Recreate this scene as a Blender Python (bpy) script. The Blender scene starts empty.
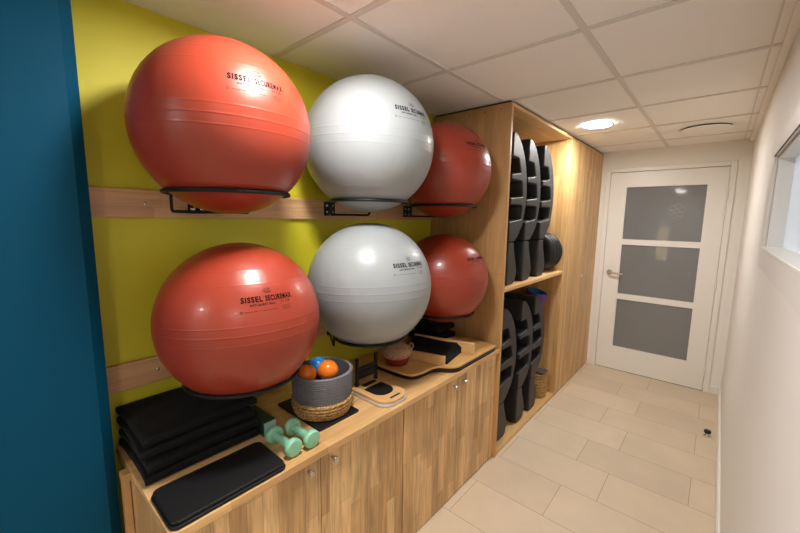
import bpy, bmesh, math, random
from mathutils import Vector, Matrix
random.seed(7)
PI = math.pi
scn = bpy.context.scene
COL = scn.collection

# ------------------------------------------------------------------ dimensions (metres)
# X: 0 = lime wall -> right wall, Y: along the corridor towards the door, Z: up
XR, H, L = 1.683, 2.25, 2.20          # right wall, ceiling height, door wall
XC = 0.565                            # front of tall cabinets / worktop
T = 0.749                             # worktop top
YF = -4.6                             # wall behind the camera
YO, XA = -2.32, 4.4                   # unseen wider room beside and behind the viewer, added for fill light
YB = -1.85                            # left end of the worktop

# ------------------------------------------------------------------ materials
def mat(name):
    m = bpy.data.materials.new(name); m.use_nodes = True
    nt = m.node_tree; b = nt.nodes['Principled BSDF']
    return m, nt, b
def N(nt, t, **kw):
    n = nt.nodes.new(t)
    for k, v in kw.items():
        if k.startswith('i_'): n.inputs[k[2:].replace('_', ' ')].default_value = v
        else: setattr(n, k, v)
    return n
def c4(c): return (c[0], c[1], c[2], 1.0)

def plain(name, col, rough=0.5, metal=0.0, bump=0.0, bscale=200.0, var=0.0, vscale=8.0, coat=0.0, spec=0.5, sheen=0.0):
    m, nt, b = mat(name)
    b.inputs['Base Color'].default_value = c4(col)
    b.inputs['Roughness'].default_value = rough
    b.inputs['Metallic'].default_value = metal
    b.inputs['Coat Weight'].default_value = coat
    b.inputs['Specular IOR Level'].default_value = spec
    b.inputs['Sheen Weight'].default_value = sheen
    tc = N(nt, 'ShaderNodeTexCoord')
    if var:
        n = N(nt, 'ShaderNodeTexNoise', i_Scale=vscale, i_Detail=4.0)
        nt.links.new(tc.outputs['Object'], n.inputs['Vector'])
        mx = N(nt, 'ShaderNodeMix', data_type='RGBA')
        mx.inputs[6].default_value = c4([x * (1 - var) for x in col])
        mx.inputs[7].default_value = c4([min(1, x * (1 + var)) for x in col])
        nt.links.new(n.outputs['Fac'], mx.inputs[0])
        nt.links.new(mx.outputs[2], b.inputs['Base Color'])
    if bump:
        n = N(nt, 'ShaderNodeTexNoise', i_Scale=bscale, i_Detail=3.0)
        nt.links.new(tc.outputs['Object'], n.inputs['Vector'])
        bp = N(nt, 'ShaderNodeBump', i_Strength=bump, i_Distance=0.002)
        nt.links.new(n.outputs['Fac'], bp.inputs['Height'])
        nt.links.new(bp.outputs['Normal'], b.inputs['Normal'])
    return m

def wood(name, axis, c1, c2, sw=0.048, sl=0.42, grain=0.28, rough=0.42, joint=0.0006):
    """butcher-block staves running along axis, random tone per stave, fine grain"""
    m, nt, b = mat(name)
    tc = N(nt, 'ShaderNodeTexCoord'); oi = N(nt, 'ShaderNodeObjectInfo')
    sx = N(nt, 'ShaderNodeSeparateXYZ'); nt.links.new(tc.outputs['Object'], sx.inputs[0])
    o = 'XYZ'; oth = [a for a in o if a != axis]
    add = N(nt, 'ShaderNodeMath', operation='ADD')
    nt.links.new(sx.outputs[oth[0]], add.inputs[0]); nt.links.new(sx.outputs[oth[1]], add.inputs[1])
    rnd = N(nt, 'ShaderNodeMath', operation='MULTIPLY'); rnd.inputs[1].default_value = 7.3
    nt.links.new(oi.outputs['Random'], rnd.inputs[0])
    al = N(nt, 'ShaderNodeMath', operation='ADD'); nt.links.new(sx.outputs[axis], al.inputs[0]); nt.links.new(rnd.outputs[0], al.inputs[1])
    ac = N(nt, 'ShaderNodeMath', operation='ADD'); nt.links.new(add.outputs[0], ac.inputs[0]); ac.inputs[1].default_value = 9.0 * sw * 10
    cb = N(nt, 'ShaderNodeCombineXYZ'); nt.links.new(al.outputs[0], cb.inputs[0]); nt.links.new(ac.outputs[0], cb.inputs[1])
    br = N(nt, 'ShaderNodeTexBrick', offset=0.37, offset_frequency=3, squash=0.62, squash_frequency=2)
    br.inputs['Scale'].default_value = 1.0
    br.inputs['Brick Width'].default_value = sl; br.inputs['Row Height'].default_value = sw
    br.inputs['Mortar Size'].default_value = joint; br.inputs['Mortar Smooth'].default_value = 0.3
    br.inputs['Color1'].default_value = c4(c1); br.inputs['Color2'].default_value = c4(c2)
    br.inputs['Mortar'].default_value = c4([x * 0.62 for x in c2])
    nt.links.new(cb.outputs[0], br.inputs['Vector'])
    # grain
    mp = N(nt, 'ShaderNodeVectorMath', operation='MULTIPLY'); mp.inputs[1].default_value = (5.0, 90.0, 1.0)
    nt.links.new(cb.outputs[0], mp.inputs[0])
    n1 = N(nt, 'ShaderNodeTexNoise', i_Scale=1.0, i_Detail=5.0, i_Roughness=0.62, i_Distortion=0.35)
    nt.links.new(mp.outputs[0], n1.inputs['Vector'])
    mp2 = N(nt, 'ShaderNodeVectorMath', operation='MULTIPLY'); mp2.inputs[1].default_value = (2.2, 16.0, 1.0)
    nt.links.new(cb.outputs[0], mp2.inputs[0])
    n2 = N(nt, 'ShaderNodeTexNoise', i_Scale=1.0, i_Detail=3.0, i_Distortion=0.8)
    nt.links.new(mp2.outputs[0], n2.inputs['Vector'])
    sm = N(nt, 'ShaderNodeMath', operation='ADD'); nt.links.new(n1.outputs['Fac'], sm.inputs[0]); nt.links.new(n2.outputs['Fac'], sm.inputs[1])
    mr = N(nt, 'ShaderNodeMapRange'); mr.inputs['From Min'].default_value = 0.65; mr.inputs['From Max'].default_value = 1.35
    mr.inputs['To Min'].default_value = 1 - grain; mr.inputs['To Max'].default_value = 1 + grain * 0.8
    nt.links.new(sm.outputs[0], mr.inputs['Value'])
    vm = N(nt, 'ShaderNodeVectorMath', operation='MULTIPLY'); nt.links.new(br.outputs['Color'], vm.inputs[0]); nt.links.new(mr.outputs[0], vm.inputs[1])
    nt.links.new(vm.outputs[0], b.inputs['Base Color'])
    b.inputs['Roughness'].default_value = rough
    bp = N(nt, 'ShaderNodeBump', i_Strength=0.12, i_Distance=0.001)
    nt.links.new(n1.outputs['Fac'], bp.inputs['Height']); nt.links.new(bp.outputs['Normal'], b.inputs['Normal'])
    return m

M = {}
W1, W2 = (0.76, 0.52, 0.26), (0.50, 0.295, 0.125)
M['door_wood'] = wood('acacia_upright_staves', 'Z', W1, W2, 0.052, 0.52, 0.46)
M['tall_wood'] = wood('acacia_tall_staves', 'Z', (0.72, 0.46, 0.20), (0.52, 0.30, 0.115), 0.042, 0.7, 0.24)
M['side_wood'] = wood('oak_side_panel', 'Z', (0.58, 0.345, 0.15), (0.50, 0.285, 0.115), 0.14, 1.3, 0.20)
M['top_wood'] = wood('oak_worktop', 'Y', (0.70, 0.44, 0.20), (0.58, 0.335, 0.135), 0.045, 0.55, 0.20, 0.34)
M['shelf_wood'] = wood('oak_shelf', 'Y', (0.70, 0.45, 0.21), (0.62, 0.37, 0.15), 0.05, 0.6, 0.18)
M['rail_wood'] = wood('reddish_rail_wood', 'Y', (0.72, 0.44, 0.23), (0.60, 0.335, 0.165), 0.048, 0.9, 0.22)
M['ply'] = wood('beech_board', 'Y', (0.66, 0.39, 0.14), (0.62, 0.36, 0.125), 0.2, 2.0, 0.14, 0.3)
M['ply_x'] = wood('beech_rail', 'X', (0.68, 0.42, 0.18), (0.64, 0.38, 0.16), 0.2, 2.0, 0.14, 0.4)
M['lime'] = plain('lime_wall_paint', (0.66, 0.60, 0.025), 0.55, bump=0.10, bscale=350)
M['blue'] = plain('petrol_blue_paint', (0.0005, 0.056, 0.112), 0.6, bump=0.06, bscale=350, spec=0.12)
M['white_wall'] = plain('warm_white_paint', (0.80, 0.785, 0.75), 0.6, bump=0.10, bscale=300)
M['ceil'] = plain('ceiling_tile', (0.90, 0.875, 0.85), 0.85, bump=0.15, bscale=500, var=0.02, vscale=60)
M['grid'] = plain('ceiling_grid_bar', (0.70, 0.665, 0.63), 0.6)  # darker tone stands in for shade in the grooves between tiles
M['white_paint'] = plain('white_gloss_paint', (0.80, 0.785, 0.75), 0.35)
M['white_trim'] = plain('white_trim_paint', (0.80, 0.785, 0.75), 0.4)
M['casing'] = plain('pale_grey_casing', (0.74, 0.73, 0.71), 0.5)
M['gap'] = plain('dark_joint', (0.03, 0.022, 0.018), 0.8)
M['red'] = plain('red_ball_vinyl', (0.29, 0.035, 0.016), 0.34, bump=0.03, bscale=500, coat=0.10, var=0.04, vscale=5)
M['grey'] = plain('silver_grey_ball_vinyl', (0.295, 0.322, 0.335), 0.36, bump=0.04, bscale=500, coat=0.12, var=0.02, vscale=5)
M['ink'] = plain('black_print', (0.006, 0.005, 0.006), 0.9, spec=0.05)
M['black_metal'] = plain('black_powder_coat', (0.008, 0.008, 0.009), 0.5, bump=0.05, spec=0.25)
M['steel'] = plain('brushed_steel', (0.62, 0.60, 0.58), 0.25, metal=1.0)
M['brass'] = plain('satin_nickel', (0.55, 0.46, 0.40), 0.3, metal=1.0)
M['black_fabric'] = plain('black_cushion_fabric', (0.006, 0.006, 0.007), 0.8, bump=0.25, bscale=900, sheen=0.02, spec=0.15)
M['black_foam'] = plain('black_foam_mat', (0.008, 0.008, 0.009), 0.55, spec=0.25, bump=0.15, bscale=900)
M['black_plastic'] = plain('black_grained_plastic', (0.028, 0.028, 0.030), 0.48, bump=0.5, bscale=420, spec=0.4)
M['black_rubber'] = plain('black_rubber', (0.010, 0.010, 0.012), 0.42, spec=0.35)
M['mint'] = plain('mint_vinyl', (0.24, 0.53, 0.35), 0.42, bump=0.05)
M['dark_green'] = plain('dark_green_card', (0.006, 0.035, 0.022), 0.5)
M['teal'] = plain('teal_card', (0.30, 0.50, 0.45), 0.5)
M['orange'] = plain('orange_ball', (0.82, 0.20, 0.012), 0.22, coat=0.2)
M['blue_ball'] = plain('blue_ball', (0.010, 0.20, 0.60), 0.25, coat=0.2)
M['maroon'] = plain('dark_red_felt', (0.22, 0.010, 0.012), 0.6, bump=0.2)
M['purple'] = plain('purple_mat', (0.13, 0.035, 0.30), 0.6, bump=0.15, bscale=400)
M['mat_blue'] = plain('blue_mat', (0.010, 0.13, 0.30), 0.6, bump=0.15, bscale=400)
M['charcoal_cloth'] = plain('charcoal_cloth', (0.05, 0.05, 0.06), 0.8, bump=0.2)
M['clear_base'] = plain('pale_grey_plastic', (0.55, 0.55, 0.52), 0.3)
M['decal'] = plain('pale_decal', (0.42, 0.42, 0.42), 0.5)
M['frost'] = plain('frosted_window_glass', (0.50, 0.555, 0.60), 0.18)
fb = M['frost'].node_tree.nodes['Principled BSDF']; fb.inputs['Emission Color'].default_value = (0.72, 0.86, 1.0, 1); fb.inputs['Emission Strength'].default_value = 0.16   # glow added to the glass for light from the room behind

def emis(name, col, s):
    m, nt, b = mat(name)
    b.inputs['Base Color'].default_value = c4(col)
    b.inputs['Emission Color'].default_value = c4(col); b.inputs['Emission Strength'].default_value = s
    return m
LAMP = 160.0
M['lamp'] = emis('lamp_diffuser', (1.0, 0.965, 0.915), LAMP)
M['far_lamp'] = emis('far_ceiling_light', (1.0, 0.97, 0.92), 9.0)
m, nt, b = mat('lit_yellow_sign'); M['yellow'] = m
tc = N(nt, 'ShaderNodeTexCoord'); n = N(nt, 'ShaderNodeTexNoise', i_Scale=26.0, i_Detail=3.0); nt.links.new(tc.outputs['Object'], n.inputs['Vector'])
cr = N(nt, 'ShaderNodeValToRGB'); cr.color_ramp.elements[0].position = 0.38; cr.color_ramp.elements[1].position = 0.66
cr.color_ramp.elements[0].color = (0.75, 0.42, 0.06, 1); cr.color_ramp.elements[1].color = (1.0, 0.92, 0.55, 1)
nt.links.new(n.outputs['Fac'], cr.inputs[0]); nt.links.new(cr.outputs[0], b.inputs['Emission Color']); b.inputs['Emission Strength'].default_value = 2.6
# grey tinted door glass: glossy grey with a little see-through
m, nt, b = mat('grey_door_glass'); M['door_glass'] = m
b.inputs['Base Color'].default_value = (0.225, 0.232, 0.24, 1); b.inputs['Roughness'].default_value = 0.05
tr = N(nt, 'ShaderNodeBsdfTransparent'); mx = N(nt, 'ShaderNodeMixShader'); mx.inputs[0].default_value = 0.16
out = nt.nodes['Material Output']
nt.links.new(b.outputs[0], mx.inputs[1]); nt.links.new(tr.outputs[0], mx.inputs[2]); nt.links.new(mx.outputs[0], out.inputs['Surface'])
# floor tiles
m, nt, b = mat('beige_floor_tiles'); M['floor'] = m
tc = N(nt, 'ShaderNodeTexCoord'); mp = N(nt, 'ShaderNodeMapping'); mp.inputs['Location'].default_value = (-0.975 + 20 * 0.58, -0.04 + 40 * 0.304, 0)
nt.links.new(tc.outputs['Object'], mp.inputs['Vector'])
br = N(nt, 'ShaderNodeTexBrick', offset=0.672, offset_frequency=2, squash=1.0, squash_frequency=2)
for k, v in (('Scale', 1.0), ('Brick Width', 0.58), ('Row Height', 0.304), ('Mortar Size', 0.0017), ('Mortar Smooth', 0.2)): br.inputs[k].default_value = v
br.inputs['Color1'].default_value = (0.64, 0.53, 0.395, 1); br.inputs['Color2'].default_value = (0.59, 0.485, 0.36, 1); br.inputs['Mortar'].default_value = (0.31, 0.245, 0.17, 1)
nt.links.new(mp.outputs[0], br.inputs['Vector'])
n = N(nt, 'ShaderNodeTexNoise', i_Scale=3.2, i_Detail=5.0, i_Roughness=0.6); nt.links.new(tc.outputs['Object'], n.inputs['Vector'])
mr = N(nt, 'ShaderNodeMapRange'); mr.inputs['To Min'].default_value = 0.86; mr.inputs['To Max'].default_value = 1.14; nt.links.new(n.outputs['Fac'], mr.inputs['Value'])
vm = N(nt, 'ShaderNodeVectorMath', operation='MULTIPLY'); nt.links.new(br.outputs['Color'], vm.inputs[0]); nt.links.new(mr.outputs[0], vm.inputs[1])
nt.links.new(vm.outputs[0], b.inputs['Base Color']); b.inputs['Roughness'].default_value = 0.42
bp = N(nt, 'ShaderNodeBump', i_Strength=0.3, i_Distance=0.002, invert=True); nt.links.new(br.outputs['Fac'], bp.inputs['Height']); nt.links.new(bp.outputs['Normal'], b.inputs['Normal'])
# rope + straw for the basket, knitted beige
def fibre(name, a, c, scale, stretch, rough=0.8, bump=0.6):
    m, nt, b = mat(name)
    tc = N(nt, 'ShaderNodeTexCoord'); mp = N(nt, 'ShaderNodeVectorMath', operation='MULTIPLY'); mp.inputs[1].default_value = stretch
    nt.links.new(tc.outputs['Object'], mp.inputs[0])
    n = N(nt, 'ShaderNodeTexVoronoi', i_Scale=scale, feature='F1'); nt.links.new(mp.outputs[0], n.inputs['Vector'])
    n2 = N(nt, 'ShaderNodeTexNoise', i_Scale=scale * 1.6, i_Detail=3.0); nt.links.new(mp.outputs[0], n2.inputs['Vector'])
    ad = N(nt, 'ShaderNodeMath', operation='MULTIPLY'); nt.links.new(n.outputs['Distance'], ad.inputs[0]); nt.links.new(n2.outputs['Fac'], ad.inputs[1])
    mr = N(nt, 'ShaderNodeMapRange'); mr.inputs['From Max'].default_value = 0.38; nt.links.new(ad.outputs[0], mr.inputs['Value'])
    mx = N(nt, 'ShaderNodeMix', data_type='RGBA'); mx.inputs[6].default_value = c4(a); mx.inputs[7].default_value = c4(c)
    nt.links.new(mr.outputs[0], mx.inputs[0]); nt.links.new(mx.outputs[2], b.inputs['Base Color']); b.inputs['Roughness'].default_value = rough
    bp = N(nt, 'ShaderNodeBump', i_Strength=bump, i_Distance=0.003, invert=True); nt.links.new(mr.outputs[0], bp.inputs['Height']); nt.links.new(bp.outputs['Normal'], b.inputs['Normal'])
    return m
M['rope'] = fibre('slate_grey_rope', (0.24, 0.24, 0.265), (0.17, 0.17, 0.19), 240.0, (1, 1, 0.5))
M['straw'] = fibre('natural_straw', (0.66, 0.43, 0.17), (0.24, 0.12, 0.035), 95.0, (1, 1, 1.6))
M['knit'] = fibre('beige_knit', (0.58, 0.36, 0.22), (0.30, 0.16, 0.09), 150.0, (1, 1, 1))

# ------------------------------------------------------------------ mesh helpers
def nb(): return bmesh.new()
def box(bm, x0, x1, y0, y1, z0, z1):
    v = [bm.verts.new((x, y, z)) for x in (x0, x1) for y in (y0, y1) for z in (z0, z1)]
    for f in ((0, 1, 3, 2), (4, 6, 7, 5), (0, 4, 5, 1), (2, 3, 7, 6), (0, 2, 6, 4), (1, 5, 7, 3)):
        bm.faces.new([v[i] for i in f])
def prism(bm, pts, a0, a1, axis='Z'):
    """extrude a 2-D outline. Z: pts=(x,y); X: pts=(y,z); Y: pts=(x,z)"""
    def P(p, a):
        return {'Z': (p[0], p[1], a), 'X': (a, p[0], p[1]), 'Y': (p[0], a, p[1])}[axis]
    lo = [bm.verts.new(P(p, a0)) for p in pts]; hi = [bm.verts.new(P(p, a1)) for p in pts]
    n = len(pts)
    bm.faces.new(lo); bm.faces.new(hi)
    for i in range(n): bm.faces.new((lo[i], lo[(i + 1) % n], hi[(i + 1) % n], hi[i]))
def rrect(x0, x1, y0, y1, r, s=6):
    p = []
    for cx, cy, a in ((x1 - r, y0 + r, -90), (x1 - r, y1 - r, 0), (x0 + r, y1 - r, 90), (x0 + r, y0 + r, 180)):
        for i in range(s + 1):
            t = math.radians(a + 90 * i / s); p.append((cx + r * math.cos(t), cy + r * math.sin(t)))
    return p
def lathe(bm, prof, c=(0, 0, 0), axis='Z', seg=48, close=False):
    """prof: list of (radius, height); poles where radius is 0"""
    c = Vector(c); rings = []
    def P(r, h, t):
        x, y = r * math.cos(t), r * math.sin(t)
        return c + Vector({'Z': (x, y, h), 'X': (h, x, y), 'Y': (x, h, y)}[axis])
    for r, h in prof:
        if r < 1e-7: rings.append([bm.verts.new(P(0, h, 0))])
        else: rings.append([bm.verts.new(P(r, h, 2 * PI * i / seg)) for i in range(seg)])
    pairs = list(zip(rings, rings[1:])) + ([(rings[-1], rings[0])] if close else [])
    for a, b2 in pairs:
        for i in range(seg):
            j = (i + 1) % seg
            if len(a) == 1 and len(b2) == 1: continue
            if len(a) == 1: bm.faces.new((a[0], b2[j], b2[i]))
            elif len(b2) == 1: bm.faces.new((a[i], a[j], b2[0]))
            else: bm.faces.new((a[i], a[j], b2[j], b2[i]))
def tube(bm, pts, r, seg=10, cyclic=False, caps=True):
    pts = [Vector(p) for p in pts]; n = len(pts); rings = []
    prev = None
    for i, p in enumerate(pts):
        if cyclic: t = (pts[(i + 1) % n] - pts[i - 1])
        else: t = pts[min(i + 1, n - 1)] - pts[max(i - 1, 0)]
        t.normalize()
        if prev is None:
            u = t.cross(Vector((0, 0, 1)));  u = u if u.length > 1e-3 else t.cross(Vector((1, 0, 0)))
        else: u = prev - t * prev.dot(t)
        u.normalize(); prev = u; w = t.cross(u)
        rings.append([bm.verts.new(p + u * (r * math.cos(2 * PI * k / seg)) + w * (r * math.sin(2 * PI * k / seg))) for k in range(seg)])
    m = n if cyclic else n - 1
    for i in range(m):
        a, b2 = rings[i], rings[(i + 1) % n]
        for k in range(seg): bm.faces.new((a[k], a[(k + 1) % seg], b2[(k + 1) % seg], b2[k]))
    if caps and not cyclic: bm.faces.new(rings[0]); bm.faces.new(rings[-1])
def arc_pts(pts, rad, s=5):
    """round the inner corners of a polyline"""
    pts = [Vector(p) for p in pts]; out = [pts[0]]
    for a, b2, c in zip(pts, pts[1:], pts[2:]):
        d1 = (a - b2); d2 = (c - b2); k = min(rad, d1.length * .45, d2.length * .45)
        p, q = b2 + d1.normalized() * k, b2 + d2.normalized() * k
        for i in range(s + 1):
            t = i / s; out.append(p * (1 - t) ** 2 + b2 * 2 * t * (1 - t) + q * t * t)
    out.append(pts[-1]); return out

def obj(name, bm, m, parent=None, bevel=0.0, smooth=35, world=True, seg=2):
    bmesh.ops.recalc_face_normals(bm, faces=bm.faces)
    me = bpy.data.meshes.new(name)
    if parent is not None and world:
        off = Vector(parent.location); p = parent.parent
        while p: off = off + Vector(p.location); p = p.parent
        bmesh.ops.translate(bm, verts=bm.verts, vec=-off)
    bm.to_mesh(me); bm.free()
    for p in me.polygons: p.use_smooth = smooth > 0
    if smooth > 0: me.set_sharp_from_angle(angle=math.radians(smooth))
    me.materials.append(m)
    o = bpy.data.objects.new(name, me); COL.objects.link(o)
    if parent is not None: o.parent = parent
    if bevel:
        b = o.modifiers.new('soft_edge', 'BEVEL'); b.width = bevel; b.segments = seg; b.limit_method = 'ANGLE'; b.angle_limit = math.radians(30)
        b.harden_normals = False
    return o
def tag(o, label, cat, group=None):
    o['label'] = label; o['category'] = cat
    if group: o['group'] = group
    return o
def thing(name, label, cat, loc=(0, 0, 0), group=None, rot=(0, 0, 0)):
    o = bpy.data.objects.new(name, None); COL.objects.link(o); o.empty_display_size = 0.05
    o.location = loc; o.rotation_euler = rot
    return tag(o, label, cat, group)
def struct(o): o['kind'] = 'structure'; return o
def recentre(o, c):
    """move a top-level mesh's origin to c, geometry stays"""
    o.data.transform(Matrix.Translation(-Vector(c))); o.location = c; return o
def dup(root, loc, label, rot=None):
    r = root.copy(); COL.objects.link(r); r.location = loc; r['label'] = label
    if rot is not None: r.rotation_euler = rot
    for ch in list(root.children):
        c = ch.copy(); COL.objects.link(c); c.parent = r
        for g in list(ch.children):
            d = g.copy(); COL.objects.link(d); d.parent = c
    return r

# ------------------------------------------------------------------ room shell
bm = nb(); box(bm, -0.12, XA + 0.1, YF - 0.1, 4.4, -0.08, 0); struct(obj('floor', bm, M['floor'], smooth=0))
bm = nb(); box(bm, -0.12, XA + 0.1, YF - 0.1, 4.4, H + 0.004, H + 0.08); struct(obj('ceiling', bm, M['ceil'], smooth=0))
bm = nb()                                               # 600 mm tile grid
g = 0.012
for x in (0.5, 1.1): box(bm, x - g, x + g, YF, L, H, H + 0.006)
y = 0.02 - 0.6 * 7
while y < L:
    box(bm, 0, XR if y > YO else XA, y - g, y + g, H - 0.0008, H + 0.006); y += 0.6
box(bm, 1.622, 1.628, YO, L, H - 0.001, H + 0.006)
struct(obj('trim_1', bm, M['grid'], smooth=0))
bm = nb(); box(bm, 1.655, XR, YO, L, H - 0.012, H + 0.002); struct(obj('trim_2', bm, M['ceil'], smooth=0))
bm = nb(); box(bm, -0.12, 0, YB - 0.2, L + 0.12, 0, H + 0.004); struct(obj('wall_left', bm, M['lime'], smooth=0))
# blue pier with a chamfered corner
bm = nb(); prism(bm, [(-0.12, -1.877), (0.140, -1.877), (0.165, -1.907), (0.165, YF), (-0.12, YF)], 0, H + 0.004); struct(obj('wall_pier', bm, M['blue'], smooth=0))
bm = nb(); box(bm, -0.12, XA + 0.1, YF - 0.1, YF, 0, H + 0.004); struct(obj('wall_front', bm, M['white_wall'], smooth=0))
# right wall with the hatch opening
WY0, WY1, WZ0, WZ1 = -1.40, -0.09, 1.46, 1.812
bm = nb(); R2 = XR + 0.14
box(bm, XR, R2, YO, WY0, 0, H + 0.004); box(bm, XR, R2, WY1, L + 0.12, 0, H + 0.004)
box(bm, XR, R2, WY0, WY1, 0, WZ0); box(bm, XR, R2, WY0, WY1, WZ1, H + 0.004)
struct(obj('wall_right', bm, M['white_wall'], smooth=0))
bm = nb(); box(bm, XA, XA + 0.1, YF, YO, 0, H + 0.004); box(bm, R2, XA + 0.1, YO, YO + 0.1, 0, H + 0.004); struct(obj('wall_annex', bm, M['white_wall'], smooth=0))
# door wall with opening
DX0, DX1, DH = 0.653, 1.557, 2.04
bm = nb(); B1 = L + 0.12
box(bm, 0, DX0 - 0.02, L, B1, 0, H + 0.004); box(bm, DX1 + 0.02, XR, L, B1, 0, H + 0.004); box(bm, DX0 - 0.02, DX1 + 0.02, L, B1, DH + 0.02, H + 0.004)
struct(obj('wall_back', bm, M['white_wall'], smooth=0))
# room beyond the glazed door
bm = nb()
box(bm, -0.12, -0.02, B1, 4.3, 0, H + 0.004); box(bm, 2.0, 2.1, B1, 4.3, 0, H + 0.004); box(bm, -0.12, 2.1, 4.3, 4.4, 0, H + 0.004)
struct(obj('wall_far', bm, M['casing'], smooth=0))

# baseboards
bm = nb(); prism(bm, [(XR, 0), (XR - 0.014, 0), (XR - 0.014, 0.066), (XR - 0.008, 0.075), (XR, 0.075)], YO, L, 'Y'); struct(obj('baseboard_right', bm, M['white_trim'], smooth=0))
bm = nb(); box(bm, 1.603, XR - 0.012, L - 0.014, L, 0, 0.072); box(bm, XC + 0.001, 0.607, L - 0.014, L, 0, 0.072); struct(obj('baseboard_back', bm, M['white_trim'], bevel=0.003))

# ------------------------------------------------------------------ door
d = bpy.data.objects.new('door_1', None); COL.objects.link(d); d.location = (DX0, L, 0); struct(d)
bm = nb()
box(bm, 0.607, DX0 - 0.003, L - 0.013, L + 0.10, 0, DH + 0.045); box(bm, DX1 + 0.003, 1.603, L - 0.013, L + 0.10, 0, DH + 0.045)
box(bm, DX0 - 0.003, DX1 + 0.003, L - 0.013, L + 0.10, DH + 0.005, DH + 0.045)
obj('door_frame', bm, M['white_paint'], d, bevel=0.003)
PX0, PX1 = 0.80, 1.42
panes = ((1.378, 1.894), (0.817, 1.323), (0.253, 0.760))
bm = nb(); y0, y1 = L - 0.004, L + 0.036
box(bm, DX0, PX0, y0, y1, 0.006, DH); box(bm, PX1, DX1, y0, y1, 0.006, DH)
zz = [0.006] + [v for p in reversed(panes) for v in p] + [DH]
for a, b2 in zip(zz[0::2], zz[1::2]): box(bm, PX0, PX1, y0, y1, a, b2)
leaf = obj('door_leaf', bm, M['white_paint'], d)
for a, b2 in panes:
    bm = nb(); box(bm, PX0 + 0.001, PX1 - 0.001, L + 0.010, L + 0.016, a + 0.001, b2 - 0.001); obj('glass_pane', bm, M['door_glass'], leaf, smooth=0)
bm = nb()                                               # flower drawn on the top pane
cx, cz = 1.215, 1.66
for k in range(6):
    a = k * PI / 3 + 0.3
    px, pz = cx + 0.040 * math.cos(a), cz + 0.040 * math.sin(a)
    tube(bm, [(px + 0.026 * math.cos(t), L + 0.0095, pz + 0.026 * math.sin(t)) for t in [2 * PI * i / 18 for i in range(18)]], 0.0016, 5, cyclic=True)
tube(bm, [(cx + 0.018 * math.cos(t), L + 0.0095, cz + 0.018 * math.sin(t)) for t in [2 * PI * i / 16 for i in range(16)]], 0.0016, 5, cyclic=True)
o = obj('flower_decal', bm, M['decal'], leaf); o['label'] = 'pale outline flower on the top pane'
bm = nb()
lathe(bm, [(0, -0.010), (0.024, -0.010), (0.026, -0.007), (0.026, 0)], (0.712, L - 0.004, 1.03), 'Y', 24)
tube(bm, arc_pts([(0.712, L - 0.010, 1.03), (0.712, L - 0.055, 1.03), (0.838, L - 0.055, 1.026)], 0.02), 0.0085, 10)
o = obj('handle', bm, M['brass'], leaf); o['label'] = 'satin metal lever handle'
for z in (1.81, 1.66, 1.01, 0.20):
    bm = nb(); lathe(bm, [(0, -0.04), (0.0075, -0.04), (0.0075, 0.04), (0, 0.04)], (DX1 + 0.002, L - 0.016, z), 'Z', 12); obj('hinge', bm, M['white_paint'], leaf)
bm = nb(); box(bm, DX0 - 0.003, DX1 + 0.003, L + 0.002, L + 0.09, 0.0, 0.005); obj('threshold_gap', bm, M['gap'], d, smooth=0)

# things glimpsed through the door glass
bm = nb(); box(bm, 0.88, 1.00, 4.285, 4.298, 1.02, 1.48); o = obj('lit_sign', bm, M['yellow'], smooth=0); recentre(o, (0.94, 4.298, 1.02))
tag(o, 'small glowing yellow panel seen through the glass of the white door', 'sign')
bm = nb(); box(bm, 1.02, 1.16, 3.6, 3.9, H - 0.012, H - 0.001); o = obj('ceiling_panel_light', bm, M['far_lamp'], smooth=0); recentre(o, (1.09, 3.75, H))
tag(o, 'small white rectangular light seen through the top door pane', 'lamp')

# ------------------------------------------------------------------ hatch window in the right wall
w = bpy.data.objects.new('window_1', None); COL.objects.link(w); w.location = (XR, WY1, WZ0); struct(w)
bm = nb(); c = 0.072; x0, x1 = XR - 0.012, XR
box(bm, x0, x1, WY1, WY1 + c * 1.6, WZ0 - c, WZ1 + c); box(bm, x0, x1, WY0 - c, WY0, WZ0 - c, WZ1 + c)
box(bm, x0, x1, WY0, WY1, WZ1, WZ1 + c); box(bm, x0, x1, WY0, WY1, WZ0 - c, WZ0)
obj('window_casing', bm, M['casing'], w, bevel=0.002)
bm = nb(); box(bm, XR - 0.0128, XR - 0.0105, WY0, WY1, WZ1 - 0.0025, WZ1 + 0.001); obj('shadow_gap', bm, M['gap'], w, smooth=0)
bm = nb()
box(bm, XR, XR + 0.06, WY1 - 0.012, WY1, WZ0, WZ1); box(bm, XR, XR + 0.06, WY0, WY0 + 0.012, WZ0, WZ1)
box(bm, XR, XR + 0.06, WY0, WY1, WZ1 - 0.012, WZ1 - 0.0005); box(bm, XR - 0.016, XR + 0.06, WY0, WY1, WZ0, WZ0 + 0.010)
obj('window_frame', bm, M['white_trim'], w, bevel=0.002)
bm = nb(); box(bm, XR + 0.045, XR + 0.052, WY0 + 0.012, WY1 - 0.012, WZ0 + 0.01, WZ1 - 0.012); obj('glass_pane', bm, M['frost'], w, smooth=0)

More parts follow.
